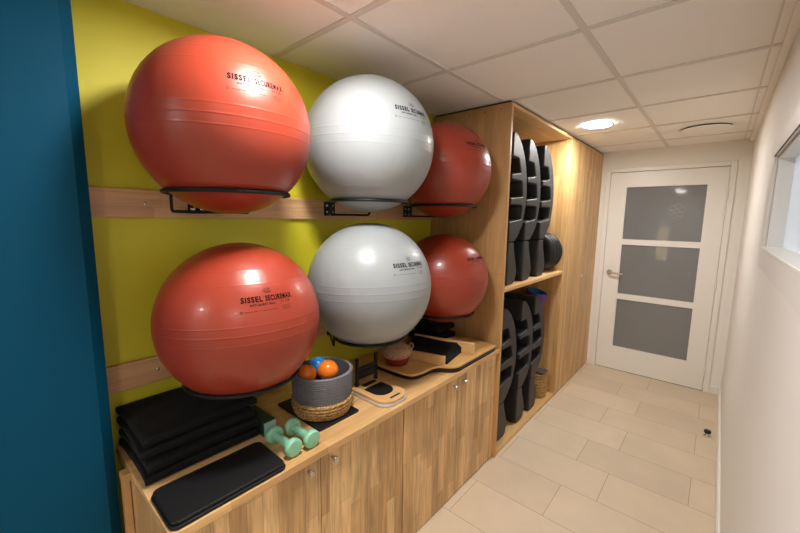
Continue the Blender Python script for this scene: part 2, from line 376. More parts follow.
# ------------------------------------------------------------------ ceiling fittings
def downlight(y, label, x=0.80):
    t = thing('downlight', label, 'lamp', (x, y, H), 'round downlights in the ceiling')
    bm = nb(); lathe(bm, [(0.088, 0.0), (0.104, -0.0), (0.106, -0.004), (0.100, -0.008), (0.088, -0.006)], (x, y, H), 'Z', 48, close=True); obj('trim_ring', bm, M['white_paint'], t)
    bm = nb(); lathe(bm, [(0, -0.004), (0.089, -0.004), (0.089, -0.001), (0, -0.001)], (x, y, H), 'Z', 48); obj('diffuser', bm, M['lamp'], t)
    return t
downlight(0.92, 'lit round white downlight in the ceiling near the door')
downlight(-1.48, 'lit round downlight above the nearest top red ball, outside the frame')
downlight(-3.88, 'lit round downlight in the ceiling behind the viewer')
downlight(-3.0, 'added round fill downlight beside the viewer, in the unseen room off the corridor', 2.6)  # unseen lamp added to lift the fill from the side
t = thing('air_vent', 'flat round white air valve in the ceiling before the door', 'vent', (1.39, 1.51, H))
bm = nb(); lathe(bm, [(0, 0), (0.148, 0), (0.148, -0.005), (0, -0.005)], (1.39, 1.51, H), 'Z', 40); o = obj('gap_shade', bm, M['gap'], t); o['label'] = 'dark disc for the shade in the gap under the cover'  # dark disc painted as the shade behind the suspended cover
bm = nb(); lathe(bm, [(0, -0.0055), (0.150, -0.0055), (0.156, -0.008), (0.150, -0.012), (0.09, -0.016), (0, -0.018)], (1.39, 1.51, H), 'Z', 56); obj('cover', bm, M['ceil'], t)

# ------------------------------------------------------------------ door stop
t = thing('door_stop', 'small black and chrome door stop on the tiled floor by the right wall', 'door stop', (1.615, 1.29, 0))
bm = nb(); lathe(bm, [(0, 0), (0.021, 0), (0.022, 0.004), (0.016, 0.010), (0.012, 0.024), (0, 0.024)], (1.615, 1.29, 0), 'Z', 24); o = obj('base', bm, M['steel'], t)
bm = nb(); lathe(bm, [(0.010, 0.024), (0.019, 0.024), (0.021, 0.030), (0.021, 0.040), (0.017, 0.045), (0, 0.046)], (1.615, 1.29, 0), 'Z', 24); o = obj('bumper', bm, M['black_rubber'], t); o['label'] = 'black rubber bumper'

# ------------------------------------------------------------------ low cupboards + worktop
def knob_bm(x, y, z, r=0.0115):
    bm = nb(); lathe(bm, [(0, 0), (0.006, 0), (0.0045, 0.010), (r * .8, 0.014), (r, 0.020), (r * .85, 0.026), (0, 0.029)], (x, y, z), 'X', 20); return bm
XD = 0.545
def cupboard(y0, ym, y1, z1, xd, kz, kd, label, group, name, wmat, zb=0.012, kr=0.0115):
    t = thing(name, label, 'cupboard', ((0.0 + xd) / 2, (y0 + y1) / 2, 0), group)
    bm = nb(); box(bm, 0.004, xd - 0.0205, y0 + 0.0005, y1 - 0.0005, 0.0, z1); obj('carcass', bm, M['side_wood'], t, smooth=0)
    for a, b2, ky in ((y0 + 0.002, ym - 0.0015, ym - kd), (ym + 0.0015, y1 - 0.002, ym + kd)):
        bm = nb(); box(bm, xd - 0.020, xd, a, b2, zb, z1 - 0.004); dr = obj('door', bm, wmat, t, bevel=0.001)
        dr.data.transform(Matrix.Translation((-(0), 0, 0)))
        o = obj('knob', knob_bm(xd, ky, kz, kr), M['steel'], dr); o['label'] = 'round metal knob'
    return t
GL = 'low wooden cupboards under the worktop'
cupboard(YB + 0.02, -1.37, -0.912, T - 0.028, XD, 0.685, 0.052, 'low two-door wooden cupboard under the dumbbells and straw basket, beside the blue wall', GL, 'low_cupboard', M['door_wood'], 0.006)
cupboard(-0.910, -0.452, -0.001, T - 0.028, XD, 0.672, 0.048, 'low two-door wooden cupboard beside the tall shelf unit', GL, 'low_cupboard', M['door_wood'], 0.006)
bm = nb(); box(bm, 0.0, XC, YB, -0.001, T - 0.027, T)
o = obj('worktop', bm, M['top_wood'], bevel=0.002); recentre(o, (XC / 2, -0.93, T - 0.027)); tag(o, 'long pale oak worktop on the low cupboards, carrying gym accessories', 'worktop')
bm = nb(); box(bm, 0.195, XD, YB, YB + 0.0195, 0, T - 0.028)
o = obj('end_panel', bm, M['side_wood'], smooth=0); recentre(o, (0.37, YB + 0.01, 0)); tag(o, 'upright wooden end panel closing the low cupboard next to the blue wall', 'panel')
bm = nb(); box(bm, 0.166, 0.190, YB - 0.022, YB - 0.002, 0, T - 0.03); box(bm, 0.166, 0.203, YB - 0.024, YB - 0.001, T - 0.029, T - 0.004)
o = obj('filler_strip', bm, M['side_wood'], smooth=0); recentre(o, (0.178, YB - 0.012, 0)); tag(o, 'narrow wooden filler strip between the blue wall and the worktop end', 'trim strip')

# ------------------------------------------------------------------ tall shelf unit + tall cupboard
Y1 = 1.16; ZT = H - 0.012
t = thing('tall_shelf_unit', 'tall open oak shelf unit holding black step platforms, right of the balls', 'shelf unit', (XC / 2, Y1 / 2, 0))
bm = nb(); box(bm, 0.001, XC, 0.0, 0.022, 0, ZT); p = obj('side_panel', bm, M['side_wood'], t, bevel=0.0012)
bm = nb()
for k in range(5): lathe(bm, [(0, -0.0015), (0.004, -0.0015), (0.004, 0)], (0.06 + k * 0.11, 0.0, ZT - 0.03), 'Y', 10)
o = obj('screw', bm, M['gap'], p); o['kind'] = 'stuff'; o['label'] = 'row of dark screw heads'
bm = nb(); box(bm, 0.001, XC, Y1 - 0.022, Y1 - 0.0005, 0, ZT); obj('side_panel', bm, M['tall_wood'], t, bevel=0.0012)
bm = nb(); box(bm, 0.001, XC, 0.0222, Y1 - 0.0222, ZT - 0.022, ZT); obj('top_panel', bm, M['shelf_wood'], t, bevel=0.0012)
bm = nb(); box(bm, 0.012, XC, 0.0222, Y1 - 0.0222, 1.108, 1.130); obj('shelf', bm, M['shelf_wood'], t, bevel=0.0012)
bm = nb(); box(bm, 0.012, XC - 0.004, 0.0222, Y1 - 0.0222, 0.0, 0.026); obj('bottom_panel', bm, M['shelf_wood'], t, bevel=0.0012)
bm = nb(); box(bm, 0.001, 0.0115, 0.0222, Y1 - 0.0222, 0.0262, ZT - 0.0222); obj('back_panel', bm, M['side_wood'], t, smooth=0)
cupboard(Y1, 1.69, L - 0.001, ZT, XC, 1.03, 0.040, 'tall closed wooden two-door cupboard next to the white door', None, 'tall_cupboard', M['tall_wood'], 0.006, 0.010)
bm = nb(); box(bm, 0.02, XC - 0.012, 0.004, L - 0.002, ZT + 0.0005, H - 0.001); o = obj('ceiling_gap_shade', bm, M['gap'], smooth=0); struct(o)  # dark slab painted as the shade between cabinet tops and ceiling

# ------------------------------------------------------------------ wall rails
def rail(z0, z1, label):
    t = thing('wall_rail', label, 'rail', (0.011, -0.93, z0), 'wooden rails across the lime wall')
    bm = nb(); box(bm, 0.0005, 0.022, -1.862, -0.001, z0, z1); obj('board', bm, M['rail_wood'], t, bevel=0.0015)
    for y, dz in ((-1.708, 0.5), (-1.22, 0.5), (-0.60, 0.5)):
        bm = nb(); lathe(bm, [(0, 0.003), (0.003, 0.0025), (0.0055, 0.0006), (0.0055, 0)], (0.022, y, z0 + (z1 - z0) * dz), 'X', 14); o = obj('screw', bm, M['steel'], t); o['label'] = 'small steel screw head'
rail(1.550, 1.646, 'upper wooden wall rail carrying the top row of exercise balls')
rail(0.947, 1.042, 'lower wooden wall rail carrying the bottom row of exercise balls')

# ------------------------------------------------------------------ ball holders
ZU, ZL = 1.633, 1.003
RX, RHO, RT = 0.302, 0.188, 0.0068
def ring_bm(x, y, z, rho):
    bm = nb(); tube(bm, [(x + rho * math.cos(2 * PI * i / 72), y + rho * math.sin(2 * PI * i / 72), z) for i in range(72)], RT, 10, cyclic=True); return bm
def holder(y, z, label, RX=0.302, RHO=0.188):
    t = thing('ball_holder', label, 'holder', (0.022, y, z), 'black ring holders for the balls')
    zb = z - 0.066
    bm = nb(); prism(bm, rrect(y - 0.034, y + 0.034, zb, zb + 0.070, 0.005, 3), 0.0222, 0.0262, 'X'); pl = obj('bracket_plate', bm, M['black_metal'], t, bevel=0.001)
    for sy in (-1, 1):
        for dz in (0.018, 0.052):
            bm = nb(); lathe(bm, [(0, 0.0035), (0.0045, 0.003), (0.0085, 0.0004), (0.0085, 0)], (0.0262, y + sy * 0.017, zb + dz), 'X', 16); o = obj('screw', bm, M['steel'], pl); o['label'] = 'bright steel screw head'
    obj('ring', ring_bm(RX, y, z, RHO), M['black_metal'], t)
    for s in (-1, 1):
        a = math.radians(180 - s * 45)
        e = Vector((RX + RHO * math.cos(a), y + RHO * math.sin(a) , z))
        pts = arc_pts([(0.030, y + s * 0.02, zb + 0.006), (e.x, e.y, zb + 0.006), (e.x, e.y, z)], 0.014)
        bm = nb(); tube(bm, pts, 0.0052, 8); obj('support_wire', bm, M['black_metal'], t)
    return t
RXG = 0.313; YU = (-1.540, -0.908, -0.292); YLo = (-1.517, -0.900, -0.2695)
HB = holder(YU[0], ZU, 'black ring holder under the nearest top red ball')
HG = holder(YU[1], ZU, 'black ring holder under the top grey ball', RXG, 0.172)
dup(HB, (0.022, YU[2], ZU), 'black ring holder under the top red ball beside the shelf unit')
dup(HB, (0.022, YLo[0], ZL), 'black ring holder under the nearest bottom red ball, above the cushions')
dup(HG, (0.022, YLo[1], ZL), 'black ring holder under the bottom grey ball')
dup(HB, (0.022, YLo[2], ZL), 'black ring holder under the bottom red ball beside the shelf unit')

# ------------------------------------------------------------------ exercise balls
RIDGE = ((44, .0004, .5), (33, .0004, .5), (6.0, .0005, .45), (0.3, .00065, .5), (-5.6, .00045, .45), (-40, .0004, .5), (72, .0006, .6), (-70, .0005, .6))
def ball_mesh(r):
    lats = set(range(-90, 91, 3))
    for c, h, s in RIDGE:
        for k in range(-6, 7): lats.add(round(c + k * s * 0.5, 3))
    prof = []
    for a in sorted(lats):
        rr = r + sum(h * math.exp(-((a - c) / s) ** 2) for c, h, s in RIDGE)
        prof.append((0.0 if abs(a) == 90 else rr * math.cos(math.radians(a)), rr * math.sin(math.radians(a))))
    bm = nb(); lathe(bm, prof, (0, 0, 0), 'Z', 128)
    return bm
def text_mesh(s, width, height, x, y, bold):
    """flat text as (verts, faces): left edge x, baseline y, fitted to width x cap height"""
    cu = bpy.data.curves.new('txt', 'FONT'); cu.body = s; cu.size = 1.0; cu.offset = bold; cu.space_character = 1.2; cu.resolution_u = 3
    o = bpy.data.objects.new('txt', cu); COL.objects.link(o)
    dg = bpy.context.evaluated_depsgraph_get(); me = bpy.data.meshes.new_from_object(o.evaluated_get(dg))
    xs = [v.co.x for v in me.vertices]; ys = [v.co.y for v in me.vertices]
    kx = width / (max(xs) - min(xs)); ky = height / (max(ys) - min(0, 0))
    V = [((v.co.x - min(xs)) * kx + x, v.co.y * ky + y) for v in me.vertices]; F = [tuple(p.vertices) for p in me.polygons]
    bpy.data.objects.remove(o); bpy.data.curves.remove(cu); bpy.data.meshes.remove(me)
    return V, F
def print_mesh(r, size):
    """the printed block of lettering, wrapped on the sphere around azimuth -5, latitude 20"""
    az0, la0 = math.radians(-5), math.radians(20); k = r / 0.266
    items = [text_mesh('SISSEL', 0.062, 0.0165, -0.079, 0.004, 0.042), text_mesh('SECUREMAX', 0.088, 0.0165, -0.009, 0.004, 0.042),
             text_mesh('\u00ae', 0.004, 0.004, -0.0155, 0.0165, 0.0),
             text_mesh('ANTI-BURST BALL', 0.076, 0.0066, -0.056, -0.0085, 0.03), text_mesh(size, 0.044, 0.0048, 0.030, -0.007, 0.01)]
    bm = nb()
    def put(x, y):
        la = la0 + y * k / r; az = az0 + x * k / (r * math.cos(la0)); q = r + 0.0007
        return bm.verts.new((q * math.cos(la) * math.cos(az), q * math.cos(la) * math.sin(az), q * math.sin(la)))
    for V, F in items:
        vs = [put(*p) for p in V]
        for f in F:
            try: bm.faces.new([vs[i] for i in f])
            except ValueError: pass
    def strip(pts, wd):
        P = [Vector((p[0], p[1], 0)) for p in pts]; a = []
        for i, p in enumerate(P):
            tt = (P[min(i + 1, len(P) - 1)] - P[max(i - 1, 0)]).normalized(); nn = Vector((-tt.y, tt.x, 0)) * wd / 2
            a.append((put(p.x + nn.x, p.y + nn.y), put(p.x - nn.x, p.y - nn.y)))
        for (p, q), (u, v) in zip(a, a[1:]): bm.faces.new((p, q, v, u))
    x = -0.070                                      # hair-line row of small print: broken rule only
    while x < 0.02:
        l = random.choice((0.004, 0.007, 0.010)); strip([(x, -0.0235), (x + l, -0.0235)], 0.0011); x += l + 0.0022
    strip([(-0.079 + 0.003 * math.cos(t), -0.0235 + 0.003 * math.sin(t)) for t in [2 * PI * i / 12 for i in range(13)]], 0.0010)
    strip([(0.040, -0.018), (0.066, -0.018), (0.066, -0.029), (0.040, -0.029), (0.040, -0.018)], 0.0009)
    strip([(0.043, -0.0235), (0.063, -0.0235)], 0.0010)
    # little mark above the name: an oval arc with a few strokes
    strip([(0.002 + 0.014 * math.cos(t), 0.036 + 0.007 * math.sin(t)) for t in [2 * PI * i / 20 for i in range(3, 20)]], 0.0011)
    strip([(-0.008, 0.033), (-0.003, 0.038), (0.001, 0.034), (0.006, 0.039), (0.010, 0.041)], 0.0016)
    strip([(-0.006, 0.031), (0.010, 0.031)], 0.0013)
    strip([(0.008, 0.037), (0.012, 0.033)], 0.0013)
    return bm
def make_ball(r, m, label, size):
    o = obj('exercise_ball', ball_mesh(r), m, smooth=60); tag(o, label, 'exercise ball', 'exercise balls on the wall holders')
    p = obj('printed_label', print_mesh(r, size), M['ink'], o, smooth=0); p['label'] = 'black lettering reading SISSEL SECUREMAX'
    return o
RR, RG = 0.2665, 0.2905
RHG = 0.172
def zc(r): return math.sqrt((r + RT + 0.0012) ** 2 - (RHG if r == RG else RHO) ** 2)
def place(o, y, z, r, tilt, yaw=0.0):
    o.location = (RXG if r == RG else RX, y, z + zc(r)); o.rotation_euler = (0, -math.radians(tilt), math.radians(yaw))
red = make_ball(RR, M['red'], 'large red exercise ball, top row, nearest the blue wall', '\u00b7 55 CM \u00b7')
place(red, YU[0], ZU, RR, -2.5)
grey = make_ball(RG, M['grey'], 'large silver-grey exercise ball in the top row', '\u00b7 65 CM \u00b7')
place(grey, YU[1], ZU, RG, -1.5)
def again(src, y, z, r, tilt, label, yaw=0.0):
    o = dup(src, (0, 0, 0), label); place(o, y, z, r, tilt, yaw)
again(red, YU[2], ZU, RR, 3.5, 'red exercise ball, top row, beside the tall shelf unit', -4)
again(red, YLo[0], ZL, RR, 3.0, 'large red exercise ball, bottom row, above the black cushions', -2)
again(grey, YLo[1], ZL, RG, 2.0, 'large silver-grey exercise ball in the bottom row')
again(red, YLo[2], ZL, RR, 9.0, 'red exercise ball, bottom row, beside the tall shelf unit', 3)

# ------------------------------------------------------------------ step platforms standing on end in the shelf unit
BODY = [(0.0, 0.286), (0.104, 0.286), (0.170, 0.330), (0.233, 0.392), (0.268, 0.480), (0.285, 0.560), (0.286, 0.620), (0.272, 0.700), (0.245, 0.785), (0.205, 0.850), (0.150, 0.910), (0.085, 0.955), (0.055, 0.968), (0.0, 0.968)]
NOTCH = [(0.725, 0.820, 0.120, 0.160), (0.575, 0.680, 0.195, 0.215), (0.425, 0.525, 0.218, 0.205)]      # z0, z1, depth at top, depth at bottom
LEG = [(0.0, 0.0), (0.120, 0.0), (0.150, 0.020), (0.178, 0.075), (0.150, 0.150), (0.112, 0.225), (0.100, 0.281), (0.0, 0.281)]
KY = 0.86
BODY = [(a * KY, b2) for a, b2 in BODY]; NOTCH = [(a, b2, p * KY, q * KY) for a, b2, p, q in NOTCH]; LEG = [(a * KY, b2) for a, b2 in LEG]
def make_step(x1, y0, z0, label, s=1.0):
    x0 = 0.10; xm = x1 - 0.16
    t = thing('step_platform', label, 'step platform', ((x0 + x1) / 2, y0 + 0.10, z0), 'black step platforms stored on end')
    f = lambda pts: [(y0 + p[0], z0 + p[1] * s) for p in pts]
    comb = BODY[:]                                           # walk down the flat side cutting the hand pockets
    for a, b2, dt, db in NOTCH: comb += [(0.0, b2), (dt - 0.015, b2), (dt, b2 - 0.015), (db, a + 0.012), (db - 0.012, a + 0.004), (0.0, a - 0.012)]
    bm = nb(); prism(bm, f(comb), xm, x1, 'X'); 
    prism(bm, f([(p[0] if p[0] > 0 else 0.004, p[1]) for p in BODY]), x0, xm, 'X')
    obj('platform', bm, M['black_plastic'], t, bevel=0.007, seg=3)
    bm = nb(); prism(bm, f(LEG), x0 + 0.004, x1 - 0.002, 'X'); obj('leg', bm, M['black_plastic'], t, bevel=0.009, seg=3)
    return t
ss = 0.975
S1 = make_step(0.530, 0.125, 1.131, 'black step platform on the upper shelf, beside the near side panel')
cen = lambda y: ((0.10 + 0.530) / 2, y + 0.10, 1.131)
dup(S1, cen(0.376), 'black step platform on the upper shelf, middle of three')
dup(S1, cen(0.655), 'black step platform on the upper shelf, beside the round cushions')
S2 = make_step(0.520, 0.125, 0.027, 'black step platform at the bottom of the unit, beside the near side panel', ss)
cen = lambda y: ((0.10 + 0.520) / 2, y + 0.10, 0.027)
dup(S2, cen(0.435), 'black step platform at the bottom of the unit, middle of three')
dup(S2, cen(0.683), 'black step platform at the bottom of the unit, beside the purple roll')

# round balance cushions upright beside the steps
r = 0.163
for k, (y, lab) in enumerate(((0.955, 'black round balance cushion on the upper shelf, nearest the step platforms'), (1.018, 'black round balance cushion on the upper shelf, middle of three'), (1.084, 'black round balance cushion on the upper shelf, against the far side panel'))):
    if k == 0:
        bm = nb(); lathe(bm, [(0, -0.020), (0.05, -0.024), (0.12, -0.026), (0.150, -0.022), (r - 0.003, -0.010), (r, 0), (r - 0.003, 0.010), (0.150, 0.022), (0.12, 0.026), (0.05, 0.024), (0, 0.020)], (0, 0, 0), 'Y', 64)
        cu0 = obj('balance_cushion', bm, M['black_rubber'], smooth=50); tag(cu0, lab, 'balance cushion', 'round balance cushions on the shelf'); cu0.location = (0.398, y, 1.1302 + r)
    else: dup(cu0, (0.398 + 0.004 * k, y, 1.1302 + r), lab)

# rolled mat in a straw basket, bottom of the unit
bc = (0.435, 1.020)
t = thing('straw_basket', 'small straw basket on the bottom of the shelf unit behind the steps', 'basket', (bc[0], bc[1], 0.027))
prof = [(0.0, 0.0), (0.080, 0.0)]
for k in range(9):
    z = 0.012 + k * 0.024
    for q in range(5):
        a = -PI / 2 + PI * q / 4; prof.append((0.086 + 0.004 * math.sin(k * .5) + 0.010 * math.cos(a), z + 0.012 * math.sin(a)))
prof += [(0.078, 0.214), (0.074, 0.03), (0, 0.02)]
bm = nb(); lathe(bm, prof, (bc[0], bc[1], 0.0265), 'Z', 48); obj('woven_body', bm, M['straw'], t)
bm = nb(); mr_c = (0.185, 1.022); R0 = 0.088
sp = []
for i in range(150):
    a = 2 * PI * 1.7 * i / 149; rad = R0 - 0.010 * (a / (2 * PI)); sp.append((rad, a))
def roll_pt(rad, a, z): return (mr_c[0] + rad * math.cos(a + 2.2), mr_c[1] + rad * math.sin(a + 2.2), z)
th = 0.0042
o_ = [[bm.verts.new(roll_pt(rad + s, a, z)) for rad, a in sp] for s, z in ((th, 0.0), (th, 0.93), (-th, 0.93), (-th, 0.0))]
for k in range(4):
    A, B = o_[k], o_[(k + 1) % 4]
    for i in range(149): bm.faces.new((A[i], A[i + 1], B[i + 1], B[i]))
bm.faces.new([q[0] for q in o_]); bm.faces.new([q[-1] for q in o_])
o = obj('rolled_mat', bm, M['purple'], smooth=40)
o.data.materials.append(M['mat_blue'])
for p in o.data.polygons:                                   # the mat is blue on its inner face
    n = p.normal; cc = p.center
    if abs(n.z) < 0.5 and (n.x * (cc.x - mr_c[0]) + n.y * (cc.y - mr_c[1])) < 0: p.material_index = 1
    if n.z > 0.5: p.material_index = 1
recentre(o, (mr_c[0], mr_c[1], 0.0)); o.location.z = 0.047; o.rotation_euler = (0, math.radians(13.5), 0); tag(o, 'purple exercise mat with blue inside, rolled and leaning behind the straw basket', 'mat')
bm = nb(); prism(bm, rrect(0.450, 0.530, 0.955, 1.060, 0.012, 4), 0.2535, 0.264); o = obj('folded_strap', bm, M['charcoal_cloth'], bevel=0.004); recentre(o, (0.49, 1.0, 0.2535)); tag(o, 'dark folded strap lying on the straw basket rim in the shelf unit', 'strap')

# ------------------------------------------------------------------ things on the worktop
Z = T + 0.0006
def cushion_bm(w, d, h, n=26, pw=0.22, seed=0, pinch=0.012):
    rnd = random.Random(seed); ph = [rnd.uniform(0, 6) for _ in range(6)]
    bm = nb(); top, bot = [], []
    for i in range(n + 1):
        ra, rb = [], []
        for j in range(n + 1):
            u, v = -1 + 2 * i / n, -1 + 2 * j / n
            u, v = math.sin(u * PI / 2), math.sin(v * PI / 2)
            k = max(0.0, (1 - u ** 2) * (1 - v ** 2)) ** pw
            ear = 0.5 * abs(u * v) ** 8
            ex = 1 + 0.045 * ear - 0.02 * (1 - abs(v) ** 2) * abs(u) ** 6
            ey = 1 + 0.045 * ear - 0.02 * (1 - abs(u) ** 2) * abs(v) ** 6
            wob = 0.0022 * math.sin(u * 3 + ph[0]) * math.sin(v * 4 + ph[1]) + 0.0012 * math.sin(u * 9 + ph[2] + v * 5)
            zt = h * (0.5 + 0.5 * k) - max(0, wob) * k
            zb = h * (0.5 - 0.5 * k)
            edge = (i in (0, n) or j in (0, n))
            a = bm.verts.new((u * w / 2 * ex, v * d / 2 * ey, zt)); ra.append(a)
            rb.append(a if edge else bm.verts.new((u * w / 2 * ex, v * d / 2 * ey, zb)))
        top.append(ra); bot.append(rb)
    for i in range(n):
        for j in range(n):
            bm.faces.new((top[i][j], top[i + 1][j], top[i + 1][j + 1], top[i][j + 1]))
            q = (bot[i][j], bot[i][j + 1], bot[i + 1][j + 1], bot[i + 1][j])
            if len(set(q)) == 4 and not all(x in (top[i][j], top[i][j + 1], top[i + 1][j + 1], top[i + 1][j]) for x in q): bm.faces.new(q)
    return bm
labs = ('black cushion at the bottom of the stack on the worktop', 'black cushion, second from the bottom of the stack on the worktop', 'black cushion, second from the top of the stack on the worktop', 'black cushion on top of the stack under the nearest red ball')
hc = 0.0385
for k in range(4):
    o = obj('cushion', cushion_bm(0.298, 0.352, hc, seed=k, pw=(0.08, .09, .09, .09)[k]), M['black_fabric'], smooth=75)
    o.location = (0.178 - 0.004 * k + (0.006 if k == 1 else 0), -1.664 + (0.0, 0.004, -0.003, 0.002)[k], Z + hc * k + 0.0003 * k); o.rotation_euler = (0, 0, math.radians((0, 1.0, -1.2, 0.8)[k]))
    tag(o, labs[k], 'cushion', 'stacked black cushions')
bm = nb()
for k in range(2): prism(bm, rrect(0.374 + 0.003 * k, 0.560 - 0.004 * k, -1.846 + 0.004 * k, -1.508 - 0.003 * k, 0.022, 6), Z + k * 0.0108, Z + k * 0.0108 + 0.0102)
o = obj('folded_mat', bm, M['black_foam'], bevel=0.003); recentre(o, (0.47, -1.67, Z)); tag(o, 'thin black folded foam mat lying at the near front edge of the worktop', 'mat')
t = thing('card_box', 'small green card box between the black cushions and the mint dumbbells', 'box', (0.27, -1.452, Z))
bm = nb(); box(bm, 0.195, 0.349, -1.476, -1.428, Z, Z + 0.056); obj('box_body', bm, M['dark_green'], t, bevel=0.001)
bm = nb(); box(bm, 0.3494, 0.3504, -1.4755, -1.4285, Z + 0.001, Z + 0.055); o = obj('front_panel', bm, M['teal'], t, smooth=0); o['label'] = 'pale teal front face'

# dumbbells
def dumbbell(x0, x1, y, ang, label):
    xm = (x0 + x1) / 2; rh = 0.0315; t = thing('dumbbell', label, 'dumbbell', (xm, y, Z + rh), 'mint dumbbells on the worktop', (0, 0, ang))
    hl = (x1 - x0) / 2
    bm = nb(); lathe(bm, [(0, -hl), (0.0135, -hl), (0.0145, -hl * .3), (0.0145, hl * .3), (0.0135, hl), (0, hl)], (0, 0, 0), 'X', 28); obj('handle', bm, M['mint'], t, world=False)
    for s in (-1, 1):
        bm = nb(); lathe(bm, [(0, -0.014), (0.018, -0.014), (0.027, -0.013), (0.0308, -0.008), (rh, 0.0), (0.0308, 0.007), (0.027, 0.0115), (0.020, 0.0125), (0, 0.0125)], (s * hl, 0, 0), 'X', 28); obj('weight_head', bm, M['mint'], t, world=False)
    return t
dumbbell(0.404, 0.518, -1.463, 0.03, 'mint green dumbbell nearer the black cushions')
dumbbell(0.408, 0.522, -1.392, 0.03, 'mint green dumbbell nearer the straw and rope basket')

# basket with balls on a black square mat
bx, by = 0.345, -1.208
bm = nb(); prism(bm, rrect(0.170, 0.470, -1.318, -1.112, 0.008, 3), Z, Z + 0.008); o = obj('square_mat', bm, M['black_foam'], bevel=0.002); recentre(o, (0.32, -1.215, Z)); tag(o, 'thin black square mat under the rope basket', 'mat')
ZB = Z + 0.0085; hb = 0.178
t = thing('rope_basket', 'round basket, slate rope above and straw below, holding small balls', 'basket', (bx, by, ZB))
def coil(z0, z1, n, r0, r1, bulge):
    p = []
    for k in range(n):
        for q in range(6):
            a = -PI / 2 + PI * q / 5; zz = z0 + (z1 - z0) * (k + 0.5) / n + (z1 - z0) / n / 2 * math.sin(a)
            s = (zz - z0) / (z1 - z0); p.append((r0 + (r1 - r0) * s + bulge * math.sin(PI * s) + (z1 - z0) / n * 0.85 * math.cos(a), zz))
    return p
bm = nb(); lathe(bm, [(0, 0), (0.088, 0)] + coil(0.0, 0.068, 5, 0.102, 0.116, 0.006) + [(0.106, 0.068), (0.098, 0.062), (0.090, 0.010), (0, 0.008)], (bx, by, ZB), 'Z', 64)
sb = obj('straw_base', bm, M['straw'], t, smooth=50); sb['label'] = 'braided natural straw base'
bm = nb(); lathe(bm, coil(0.0682, hb, 13, 0.113, 0.120, 0.002) + [(0.119, hb), (0.114, hb), (0.1085, 0.0682)], (bx, by, ZB), 'Z', 72, close=True)
o = obj('rope_wall', bm, M['rope'], t, smooth=50); o['label'] = 'slate grey coiled rope wall'
bm = nb(); lathe(bm, [(0, 0.010), (0.088, 0.0105), (0.097, 0.06), (0.1055, 0.0672), (0.1068, 0.0685), (0.1128, hb - 0.001), (0.1115, hb - 0.002), (0.105, 0.070), (0.086, 0.014), (0, 0.013)], (bx, by, ZB), 'Z', 48); o = obj('lining', bm, M['charcoal_cloth'], t, smooth=50); o['label'] = 'dark lining'
def small_ball(x, y, z, r, m, label):
    bm = nb(); bmesh.ops.create_icosphere(bm, subdivisions=4, radius=r); o = obj('small_ball', bm, M[m], smooth=180); o.location = (x, y, z)
    tag(o, label, 'ball', 'small balls in the rope basket')
small_ball(bx + 0.036, by + 0.002, ZB + 0.176, 0.0430, 'orange', 'orange small ball on top in the rope basket, nearer the grey ball')
small_ball(bx - 0.018, by - 0.064, ZB + 0.164, 0.0400, 'orange', 'orange small ball in the rope basket, nearest the red ball')
small_ball(bx - 0.050, by + 0.016, ZB + 0.166, 0.0400, 'blue_ball', 'bright blue small ball between the two orange balls in the basket')
small_ball(bx + 0.044, by - 0.044, ZB + 0.105, 0.0400, 'blue_ball', 'blue small ball lower in the rope basket under the orange ones')
small_ball(bx - 0.035, by - 0.035, ZB + 0.056, 0.0390, 'blue_ball', 'blue small ball buried deep in the rope basket')
small_ball(bx - 0.028, by + 0.050, ZB + 0.056, 0.0370, 'orange', 'orange small ball buried at the back of the rope basket')

# ankle trainer: wooden plate on a pale base with a black H frame
t = thing('foot_trainer', 'wooden pedal board with black pad, slot and black H frame on pale base', 'trainer', (0.45, -0.95, Z))
def dshape(x0, x1, y0, y1, r, s=8):
    p = [(x0, y1), (x0, y0)]
    for cx, cy, a in ((x1 - r, y0 + r, -90), (x1 - r, y1 - r, 0)):
        for i in range(s + 1):
            q = math.radians(a + 90 * i / s); p.append((cx + r * math.cos(q), cy + r * math.sin(q)))
    return p
bm = nb(); prism(bm, dshape(0.330, 0.551, -1.036, -0.862, 0.062), Z, Z + 0.016); o = obj('base', bm, M['clear_base'], t, bevel=0.004); o['label'] = 'pale grey base'
bm = nb(); prism(bm, dshape(0.325, 0.551, -1.036, -0.870, 0.062), Z + 0.0162, Z + 0.031); plate = obj('pedal_plate', bm, M['ply_x'], t, bevel=0.004)
bm = nb(); prism(bm, dshape(0.388, 0.494, -1.008, -0.898, 0.050), Z + 0.0312, Z + 0.0335); obj('grip_pad', bm, M['black_foam'], plate, smooth=0)
bm = nb(); prism(bm, rrect(0.522, 0.533, -0.985, -0.920, 0.005, 4), Z + 0.0308, Z + 0.0318); obj('slot', bm, M['gap'], plate, smooth=0)
bm = nb(); prism(bm, rrect(0.346, 0.368, -0.985, -0.905, 0.004, 3), Z + 0.0312, Z + 0.034); obj('rear_pad', bm, M['black_foam'], plate, smooth=0)
for y in (-1.006, -0.884):
    bm = nb(); lathe(bm, [(0, 0), (0.0105, 0), (0.0115, 0.012), (0.008, 0.018), (0.008, 0.060), (0.0095, 0.064), (0.0095, 0.108), (0.0085, 0.131), (0, 0.133)], (0.338, y, Z + 0.0315), 'Z', 20); o = obj('post', bm, M['black_metal'], t); o['label'] = 'black upright post'
bm = nb(); box(bm, 0.333, 0.343, -1.006, -0.884, Z + 0.100, Z + 0.118); box(bm, 0.334, 0.342, -1.006, -0.884, Z + 0.060, Z + 0.096); obj('cross_bar', bm, M['black_metal'], t, bevel=0.002)

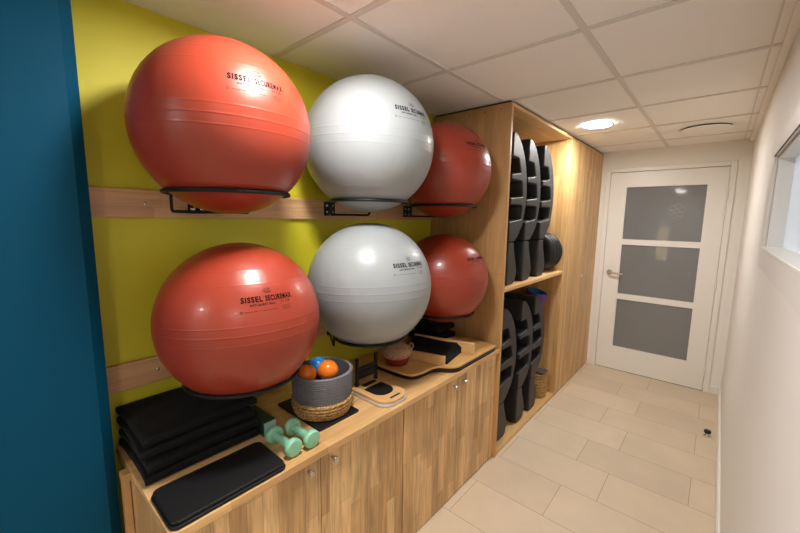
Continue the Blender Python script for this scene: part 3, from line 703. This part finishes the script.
# large shaped balance board with thick black rim
t = thing('balance_board', 'large flat wooden board with black rim on the worktop beside the shelf unit', 'board', (0.42, -0.35, Z))
def smooth_poly(pts, it=3):
    for _ in range(it):
        q = []
        for i, p in enumerate(pts):
            n_ = pts[(i + 1) % len(pts)]
            q.append((p[0] * .75 + n_[0] * .25, p[1] * .75 + n_[1] * .25)); q.append((p[0] * .25 + n_[0] * .75, p[1] * .25 + n_[1] * .75))
        pts = q
    return pts
out_ = smooth_poly([(0.26, -0.042), (0.555, -0.042), (0.564, -0.060), (0.564, -0.40), (0.566, -0.490), (0.530, -0.535), (0.488, -0.555), (0.472, -0.600), (0.470, -0.690), (0.450, -0.748), (0.38, -0.762), (0.20, -0.764), (0.16, -0.730), (0.16, -0.30), (0.262, -0.285)], 3)
def inset(pts, dlt):
    q = []
    for i, p in enumerate(pts):
        a, b2 = Vector(pts[i - 1]), Vector(pts[(i + 1) % len(pts)]); tt = (b2 - a).normalized(); nn = Vector((-tt.y, tt.x))
        q.append((p[0] + nn.x * dlt, p[1] + nn.y * dlt))
    return q
ar = sum(a[0] * b2[1] - b2[0] * a[1] for a, b2 in zip(out_, out_[1:] + out_[:1]))
sg = 1 if ar > 0 else -1
bm = nb(); prism(bm, [(p[0] - (0.010 if q[1] < -0.57 else 0.0), p[1] + (0.010 if q[1] < -0.70 else 0.0)) for p, q in zip(inset(out_, sg * 0.002), out_)], Z, Z + 0.0235); o = obj('rubber_rim', bm, M['black_rubber'], t, bevel=0.003); o['label'] = 'thick black rim'
bm = nb(); prism(bm, out_, Z + 0.0237, Z + 0.036); obj('board_top', bm, M['ply'], t, bevel=0.003)
ZBd = Z + 0.0362
# rails with a black pad, turned on the board
ang = math.radians(16)
t = thing('cushion_cradle', 'black pad held between two wooden rails on the large board', 'cradle', (0.50, -0.53, ZBd), None, (0, 0, ang))
bm = nb(); box(bm, -0.24, 0.004, -0.014, 0.012, 0, 0.047); obj('rail', bm, M['ply_x'], t, bevel=0.002, world=False)
bm = nb(); box(bm, -0.27, 0.108, 0.222, 0.246, 0, 0.063); obj('rail', bm, M['ply_x'], t, bevel=0.002, world=False)
bm = nb(); n = 16; nu = 10; g = []
for i in range(nu + 1):
    row = []
    for j in range(n + 1):
        v = j / n; u1 = 0.012 + 0.020 * v; u = -0.27 + (u1 + 0.27) * i / nu; h = 0.034 + 0.022 * v ** 1.5 - 0.010 * math.sin(PI * v) + 0.004 * math.sin(u * 20)
        if i == nu: h *= 0.55
        row.append((u, 0.0125 + 0.209 * v, h))
    g.append(row)
tv = [[bm.verts.new(p) for p in r_] for r_ in g]; bv = [[bm.verts.new((p[0], p[1], 0.0002)) for p in r_] for r_ in g]
for i in range(nu):
    for j in range(n):
        bm.faces.new((tv[i][j], tv[i + 1][j], tv[i + 1][j + 1], tv[i][j + 1])); bm.faces.new((bv[i][j], bv[i][j + 1], bv[i + 1][j + 1], bv[i + 1][j]))
    bm.faces.new((tv[i][0], bv[i][0], bv[i + 1][0], tv[i + 1][0])); bm.faces.new((tv[i][n], tv[i + 1][n], bv[i + 1][n], bv[i][n]))
for j in range(n):
    bm.faces.new((tv[0][j], tv[0][j + 1], bv[0][j + 1], bv[0][j])); bm.faces.new((tv[nu][j], bv[nu][j], bv[nu][j + 1], tv[nu][j + 1]))
o = obj('pad', bm, M['black_fabric'], t, world=False, smooth=60); o['label'] = 'black fabric pad'
# black pouches behind, against the side panel
for k, (lab, w_, d_) in enumerate((('black pouch at the bottom of the pair against the oak side panel', 0.225, 0.215), ('black pouch on top of the pair against the oak side panel', 0.215, 0.205))):
    o = obj('pouch', cushion_bm(w_, d_, 0.064, 18, 0.14, seed=20 + k), M['black_fabric'], smooth=75); o.location = (0.133, -0.132, Z + 0.0643 * k); tag(o, lab, 'pouch', 'black pouches against the side panel')
# red cup with a knitted beige top
kc = (0.298, -0.684)
t = thing('stuffed_cup', 'small dark red cup stuffed with beige knit on the large wooden board', 'cup', (kc[0], kc[1], ZBd))
bm = nb(); lathe(bm, [(0, 0), (0.040, 0), (0.050, 0.006), (0.060, 0.026), (0.066, 0.046), (0.062, 0.048), (0.050, 0.030), (0, 0.020)], (kc[0], kc[1], ZBd), 'Z', 40); o = obj('cup', bm, M['maroon'], t); o['label'] = 'dark red felt cup'
bm = nb(); lathe(bm, [(0, 0.030), (0.055, 0.038), (0.071, 0.052), (0.074, 0.066), (0.066, 0.080), (0.045, 0.092), (0.020, 0.097), (0, 0.098)], (0, 0, 0), 'Z', 48)
for v in bm.verts:
    a = math.atan2(v.co.y, v.co.x); v.co *= 1 + 0.025 * math.sin(3 * a + 1) + 0.012 * math.sin(7 * a + v.co.z * 90)
    v.co.z += 0.12 * (-v.co.x * 0.4 + v.co.y * 0.9) * (1 if v.co.z > .05 else .3)
bmesh.ops.translate(bm, verts=bm.verts, vec=(kc[0], kc[1], ZBd)); o = obj('knit_top', bm, M['knit'], t, smooth=60); o['label'] = 'beige knitted top'
bm = nb(); tube(bm, arc_pts([(kc[0] + 0.045, kc[1] + 0.045, ZBd + 0.080), (kc[0] + 0.035, kc[1] + 0.05, ZBd + 0.104), (kc[0] + 0.062, kc[1] + 0.052, ZBd + 0.098), (kc[0] + 0.062, kc[1] + 0.03, ZBd + 0.072)], 0.02), 0.0035, 8); o = obj('hanging_loop', bm, M['knit'], t)
t.scale = (1.13, 1.13, 1.10)

# ------------------------------------------------------------------ camera
f_px, pitch, yaw, roll = (365.9494, -0.131660, -0.715283, 0.013316)
fw = Vector((math.sin(yaw) * math.cos(pitch), math.cos(yaw) * math.cos(pitch), math.sin(pitch)))
rt = Vector((math.cos(yaw), -math.sin(yaw), 0)); up = rt.cross(fw)
r2 = rt * math.cos(roll) + up * math.sin(roll); u2 = -rt * math.sin(roll) + up * math.cos(roll)
cam = bpy.data.cameras.new('camera'); co = bpy.data.objects.new('camera', cam); COL.objects.link(co)
cam.sensor_fit = 'HORIZONTAL'; cam.sensor_width = 36.0; cam.lens = f_px / 800 * 36.0; cam.clip_start = 0.02; cam.clip_end = 50
mw = Matrix((r2, u2, -fw)).transposed().to_4x4(); mw.translation = Vector((1.54342, -2.10016, 1.56061))
co.matrix_world = mw; scn.camera = co

# ------------------------------------------------------------------ world + view
wd = bpy.data.worlds.new('world'); scn.world = wd; wd.use_nodes = True
wd.node_tree.nodes['Background'].inputs[0].default_value = (0.05, 0.05, 0.055, 1); wd.node_tree.nodes['Background'].inputs[1].default_value = 0.3
scn.view_settings.view_transform = 'Standard'; scn.view_settings.look = 'None'; scn.view_settings.gamma = 1.0
scn.view_settings.exposure = 0.88; scn.view_settings.use_curve_mapping = False
scn.cycles.use_denoising = True; scn.cycles.max_bounces = 10; scn.cycles.diffuse_bounces = 6; scn.cycles.sample_clamp_indirect = 6.0
scn.cycles.caustics_reflective = False; scn.cycles.caustics_refractive = False
